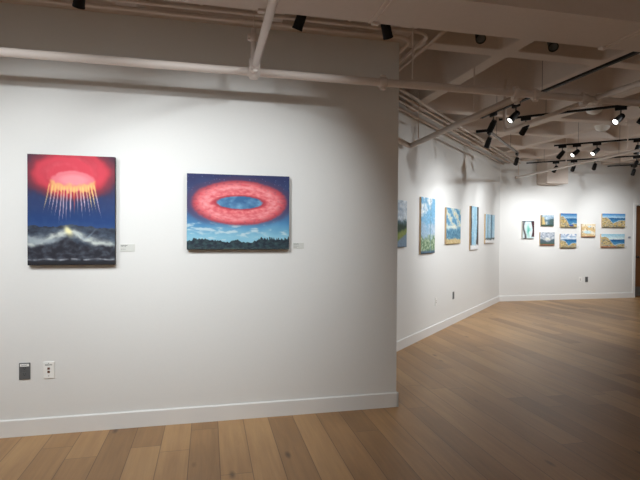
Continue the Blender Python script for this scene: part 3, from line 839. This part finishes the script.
title_card('small title card right of the red ring painting', .655, .742, 1.323, 1.368, YA, [(.08, .50, .80, .005), (.08, .56, .44, .003), (.08, .32, .2, .0025)])
gT = 'title cards on the back wall'
title_card('tiny title card right of the sea painting with the blue pool', 8.015, 8.075, 1.60, 1.635, YC, None, gT)
title_card('tiny title card right of the yellow beach painting', 8.012, 8.072, 1.15, 1.185, YC, None, gT)
title_card('tiny title card right of the upper rightmost wide painting', 9.305, 9.365, 1.61, 1.645, YC, None, gT)
title_card('tiny title card right of the lower rightmost wide painting', 9.305, 9.365, 1.155, 1.19, YC, None, gT)

def plate_at(name, label, cat, p, ax, n, m_plate, kind, group=None):
    p = V(p); ax = V(ax).normalized(); n = V(n).normalized(); up = V((0, 0, 1))
    root = thing(name, label, cat, p, 0, group)
    w_, h_ = .072, .118
    MB().obox(p, ax, up, n, (-w_ / 2, -h_ / 2, .0), (w_ / 2, h_ / 2, .007), .0025).build('cover_plate', m_plate, root, p)
    if kind == 'power':
        for s_ in (1, -1):
            z = .0215 * s_
            rc = MB().obox(p, ax, up, n, (-.0165, z - .0135, .006), (.0165, z + .0135, .0085), .002).build('receptacle', m_plate, root, p)
            mm = MB()
            for dx in (-.0063, .0063): mm.obox(p, ax, up, n, (dx - .0013, z - .001, .0083), (dx + .0013, z + .008, .0089))
            mm.obox(p, ax, up, n, (-.0025, z - .009, .0083), (.0025, z - .004, .0089)); mm.build('slots', M['slot'], rc, p)
        MB().obox(p, ax, up, n, (-.003, -.003, .0068), (.003, .003, .0082), .001).build('screw', M['kick'], root, p)
    elif kind == 'data':
        for z in (.012, -.012): MB().obox(p, ax, up, n, (-.008, z - .0075, .0065), (.008, z + .0075, .009), .001).build('jack', M['jack'], root, p)
        for z in (.05, -.041): MB().obox(p, ax, up, n, (-.0025, z - .0025, .0066), (.0025, z + .0025, .0078), .001).build('screw', M['kick'], root, p)
    return root
o1 = plate_at('power_outlet', 'grey power outlet with a white label strip, low on the front wall at left', 'outlet', (-1.26, YA, .459), AX, AN, M['plate_grey'], 'power')
P = V(o1.location)
MB().box((-1.26 - .029, YA - .0085, .459 + .034), (-1.26 + .029, YA - .0068, .459 + .052), .0005).build('label_strip', M['plate_white'], o1, P)
m = MB()
for i in range(6): m.box((-1.28 + .0065 * i, YA - .0089, .5), (-1.276 + .0065 * i, YA - .0084, .505))
m.build('printed_text', M['ink'], o1, P)
o2 = plate_at('data_outlet', 'white data plate with two brown jacks, low on the front wall', 'outlet', (-1.105, YA, .458), AX, AN, M['plate_white'], 'data')
P = V(o2.location); m = MB()
for i in range(8): m.box((-1.128 + .006 * i, YA - .0075, .458 + .034), (-1.1245 + .006 * i, YA - .0068, .458 + .042))
m.build('printed_text', M['ink'], o2, P)
q = BO + BD * 1.398 + V((0, 0, .452)); plate_at('data_outlet', 'white outlet plate low on the diagonal wall, left of the grey one', 'outlet', q, BD, BN, M['plate_white'], 'data')
q = BO + BD * 2.212 + V((0, 0, .457)); plate_at('power_outlet', 'grey power outlet low on the diagonal wall', 'outlet', q, BD, BN, M['plate_grey'], 'power')
plate_at('data_outlet', 'white outlet plate low on the back wall, left of the grey one', 'outlet', (8.12, YC, .44), AX, AN, M['plate_white'], 'data')
plate_at('power_outlet', 'grey power outlet low on the back wall', 'outlet', (8.29, YC, .44), AX, AN, M['plate_grey'], 'power')
t = thing('thermostat', 'small grey control box on the back wall between the wide paintings and the door', 'control', (9.42, YC, 1.39))
P = t.location.copy()
MB().box((9.392, YC - .022, 1.370), (9.452, YC, 1.410), .004).build('case', M['control'], t, P)
MB().box((9.402, YC - .0235, 1.388), (9.430, YC - .021, 1.404)).build('screen', M['plate_grey'], t, P)

# pale domed fittings in the ceiling
for (x, y, lab) in ((4.70, 5.17, 'pale dome fitting on the ceiling behind the main pipe, left one'), (5.60, 6.0, 'pale dome fitting on the ceiling beside the lone lit spotlight, farther one')):
    t = thing('ceiling_dome', lab, 'ceiling fixture', (x, y, RIB), 0, 'ceiling domes')
    MB().lathe([(.10, .37), (.10, .06), (.115, .055), (.115, .02), (.105, .012)], (0, 0, 0), 24).build('collar', M['ceil'], t, smooth=True)
    MB().lathe([(.105, .014), (.098, -.02), (.078, -.05), (.045, -.068), (.0, -.074)], (0, 0, 0), 24).build('dome', M['dome'], t, smooth=True)
for (x, y, lab) in ((3.083, 4.525, 'small round sprinkler boss in the coffer above the main pipe'),):
    t = thing('fire_sprinkler', lab, 'sprinkler', (x, y, SLAB))
    MB().lathe([(.045, .0), (.045, -.008), (.03, -.015), (.012, -.02), (.012, -.05), (.0, -.052)], (0, 0, 0), 18).build('escutcheon', M['pipe'], t, smooth=True)

# ------------------------------------------------------------------ world, camera, view
w = bpy.data.worlds.new('world'); SC.world = w; w.use_nodes = True
w.node_tree.nodes['Background'].inputs[0].default_value = (.5, .45, .4, 1)
w.node_tree.nodes['Background'].inputs[1].default_value = .02

F, YAW, PITCH, ROLL = 485.106, math.radians(12.976), math.radians(-.859), math.radians(.375)
fw = V((math.sin(YAW) * math.cos(PITCH), math.cos(YAW) * math.cos(PITCH), math.sin(PITCH)))
r0 = V((math.cos(YAW), -math.sin(YAW), 0)); u0 = r0.cross(fw)
rr = r0 * math.cos(ROLL) + u0 * math.sin(ROLL); uu = u0 * math.cos(ROLL) - r0 * math.sin(ROLL)
cd = bpy.data.cameras.new('camera'); co = bpy.data.objects.new('camera', cd); COL.objects.link(co)
R = Matrix((rr, uu, -fw)).transposed().to_4x4()
co.matrix_world = Matrix.Translation((0, 0, 1.45)) @ R
cd.sensor_fit = 'HORIZONTAL'; cd.sensor_width = 36; cd.lens = F * 36 / 640; cd.clip_start = .05; cd.clip_end = 60
SC.camera = co
vs = SC.view_settings
SC.display_settings.display_device = 'sRGB'
vs.view_transform = 'Standard'; vs.look = 'None'; vs.exposure = 0.5; vs.gamma = 1.0; vs.use_curve_mapping = False
SC.cycles.max_bounces = 10; SC.cycles.diffuse_bounces = 6; SC.cycles.glossy_bounces = 4
SC.cycles.sample_clamp_indirect = 6.0
